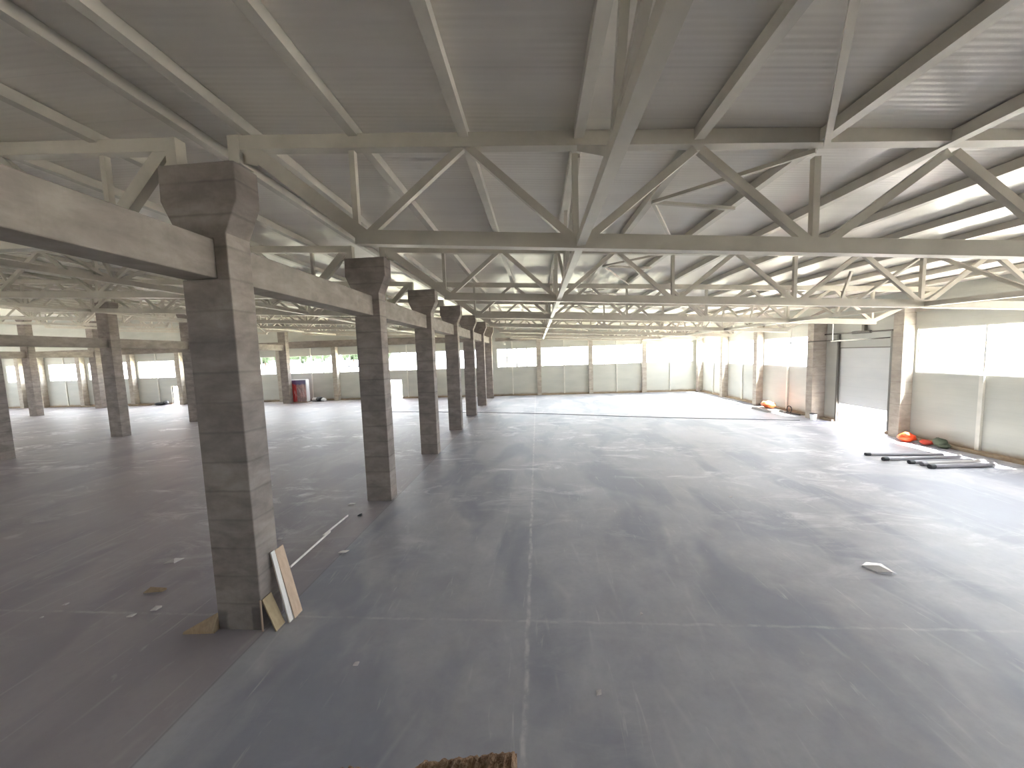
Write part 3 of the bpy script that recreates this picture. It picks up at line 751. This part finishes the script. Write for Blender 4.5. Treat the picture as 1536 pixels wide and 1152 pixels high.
for k, (x, y) in enumerate([(-10.36, 6.17), (-10.4, 6.55), (-8.5, 6.25), (-12.3, 12.4), (-11.2, 13.6), (-14.5, 15.0), (-16, 15.4), (-10.1, 11.4), (-7.6, 9.3), (1.85, 6.6), (-3.2, 5.3), (6.4, 12.2)]):
    s = .05 + .03 * (k % 3)
    scrap('concrete_crumb', [(x, y), (x + s, y + .01), (x + s * .9, y + s), (x + .1 * s, y + s * .8)], M['paper'], 'tiny pale concrete crumb scattered on the floor', .02, 'crumb', 'crumbs on the floor')

# ------------------------------------------------------------------ outside
def ground_mat():
    m = mat('outside_ground', srgb(214, 210, 196), .9, spec=.2); n = NT(m); x, y, z = n.xyz()
    c = n.mix(n.ramp(n.noise(n.pos, .3, 4), .4, .6), srgb(200, 193, 184), srgb(212, 206, 198))
    g = n.math('MULTIPLY', n.ramp(y, 44.8, 46), n.ramp(y, 70, 85, 1, 0))
    c = n.mix(n.math('MULTIPLY', g, .35), c, srgb(190, 190, 140)); n.color(c); return m
mb = MB(); N = 220
xs2 = [-260, XWEST - .4, XR + .4, 200]; 
mb.add([(-260, -150, -.05), (200, -150, -.05), (200, 50, -.05), (-260, 50, -.05), (200, 95, 3.3), (-260, 95, 3.3), (200, 112, 4.1), (-260, 112, 4.1), (200, 200, 4.3), (-260, 200, 4.3)],
       [(0, 1, 2, 3), (3, 2, 4, 5), (5, 4, 6, 7), (7, 6, 8, 9)])
tag(mb.build('ground_outside', ground_mat()), 'bright pale ground outside rising to a bank', 'ground', kind='structure')
def leaf_mat():
    m = mat('foliage', srgb(110, 140, 80), .8); n = NT(m); n.color(n.mix(n.ramp(n.noise(n.pos, .8, 5), .4, .65), (.012, .028, .010, 1), (.03, .055, .02, 1))); n.bump(n.noise(n.pos, 1.4, 5, .7), 1, .6); return m
M['leaf'] = leaf_mat(); M['bark'] = mat('bark', srgb(96, 80, 66), .9)
for k, (x, y, h, r) in enumerate([(-98, 122, 7, 3.6), (-87.5, 124, 9, 3.8), (-77, 121, 7.5, 3.6), (-66, 124, 8.5, 3.8), (-55, 122, 7.8, 3.6)]):
    e = empty('tree', (x, y, 4.1), 'sunlit green tree on the bank outside the far windows, %s from the left' % ORD[k], 'tree', 'trees outside the far windows')
    mb = MB(); mb.tube([(x, y, 4.0), (x + .1, y, 4.1 + h * .5)], [.35, .2], 10); child(mb, 'trunk', M['bark'], e)
    mb = MB()
    for j in range(6):
        a = j * 1.05 + k; lump(mb, (x + r * .5 * math.cos(a), y + r * .5 * math.sin(a), 4.1 + h * (.45 + .08 * (j % 3))), r * .6, r * .6, h * .33, k * 9 + j, .5, 18, 12, 3.5)
    child(mb, 'crown', M['leaf'], e, smooth=True)
# parked car on the bank
M['carblue'] = mat('car_paint', srgb(108, 132, 160), .3, .2); M['dark'] = mat('dark_glass', srgb(50, 56, 62), .2)
cx_, cyc = -51.2, 95; e = empty('car', (cx_, cyc, 3.3), 'blue grey car parked on the bank outside the far windows', 'car')
prof = [(-2.1, .35), (2.1, .35), (2.15, .8), (1.5, .95), (.8, 1.45), (-1.1, 1.45), (-1.75, .98), (-2.15, .9)]
mb = MB(); mb.prism_y([(cx_ + a, 3.32 + b) for a, b in prof], cyc - .85, cyc + .85); child(mb, 'body', M['carblue'], e)
mb = MB(); mb.prism_y([(cx_ + a, 3.32 + b) for a, b in [(1.3, .98), (.72, 1.38), (-1.02, 1.38), (-1.5, 1.0)]], cyc - .87, cyc + .87); child(mb, 'side_window', M['dark'], e)
for a in (-1.3, 1.3):
    for b in (-.8, .8):
        mb = MB(); mb.tube([(cx_ + a, cyc + b - .1, 3.64), (cx_ + a, cyc + b + .1, 3.64)], .33, 14); child(mb, 'wheel', M['black'], e)
# neighbouring house far left
M['pink'] = mat('pink_render', srgb(220, 196, 196), .8)
e = empty('house', (-92, 84, 2.4), 'pale pink neighbouring house seen above the far left windows', 'building')
mb = MB(); mb.box(-99, -86, 82, 90, 1.5, 11); child(mb, 'wall', M['pink'], e)
for a in (-95.2, -91, -88): 
    mb = MB(); mb.box(a, a + 1.3, 81.95, 82.05, 7.0, 8.5); child(mb, 'window_opening', M['dark'], e)
mb = MB(); mb.box(-92.6, -87, 80.9, 82, 6.4, 6.6); child(mb, 'balcony_slab', M['white'], e)
mb = MB(); mb.bar((-92.6, 80.95, 7.5), (-87, 80.95, 7.5), .06, .06)
for k in range(12): mb.bar((-92.6 + k * .509, 80.95, 6.6), (-92.6 + k * .509, 80.95, 7.5), .04, .04)
child(mb, 'balcony_railing', M['rail'], e)
mb = MB(); mb.prism_y([(-99.6, 11), (-85.4, 11), (-92.5, 13.6)], 81.4, 90.6); child(mb, 'roof', mat('roof_tiles', srgb(160, 90, 70), .8), e)

# ------------------------------------------------------------------ light
w = bpy.data.worlds.new('sky'); S.world = w; w.use_nodes = True; nt = w.node_tree
bg = nt.nodes['Background']; bg.inputs[0].default_value = (.9, .92, 1, 1); bg.inputs[1].default_value = 1.0
sun = bpy.data.lights.new('sun', 'SUN'); sun.energy = 4.0; sun.angle = .01; sun.color = (1, .95, .87)
so = bpy.data.objects.new('sun', sun); COL.objects.link(so); so.location = (40, -10, 60)
so.rotation_euler = Vector((-1, .35, -3.1)).to_track_quat('-Z', 'Y').to_euler()
for axis, at, out, a, b, z0, z1 in PORTALS:
    l = bpy.data.lights.new('window_portal', 'AREA'); l.shape = 'RECTANGLE'; l.size = b - a; l.size_y = z1 - z0
    l.cycles.is_portal = True
    o = bpy.data.objects.new('window_portal', l); COL.objects.link(o)
    off = at + out * 1.2
    if axis == 'x':
        o.location = ((a + b) / 2, off, (z0 + z1) / 2); o.rotation_euler = (math.pi / 2 * (-1 if out > 0 else 1), 0, 0)
    else:
        o.location = (off, (a + b) / 2, (z0 + z1) / 2)
        o.rotation_euler = Vector((-1 if out > 0 else 1, 0, 0)).to_track_quat('-Z', 'Z').to_euler()
S.view_settings.view_transform = 'Standard'; S.view_settings.look = 'None'; S.view_settings.gamma = 1
S.view_settings.use_curve_mapping = False; S.view_settings.exposure = 4.8
S.cycles.max_bounces = 12; S.cycles.diffuse_bounces = 8; S.cycles.glossy_bounces = 4; S.cycles.transparent_max_bounces = 12
S.cycles.use_denoising = True; S.cycles.sample_clamp_indirect = 10
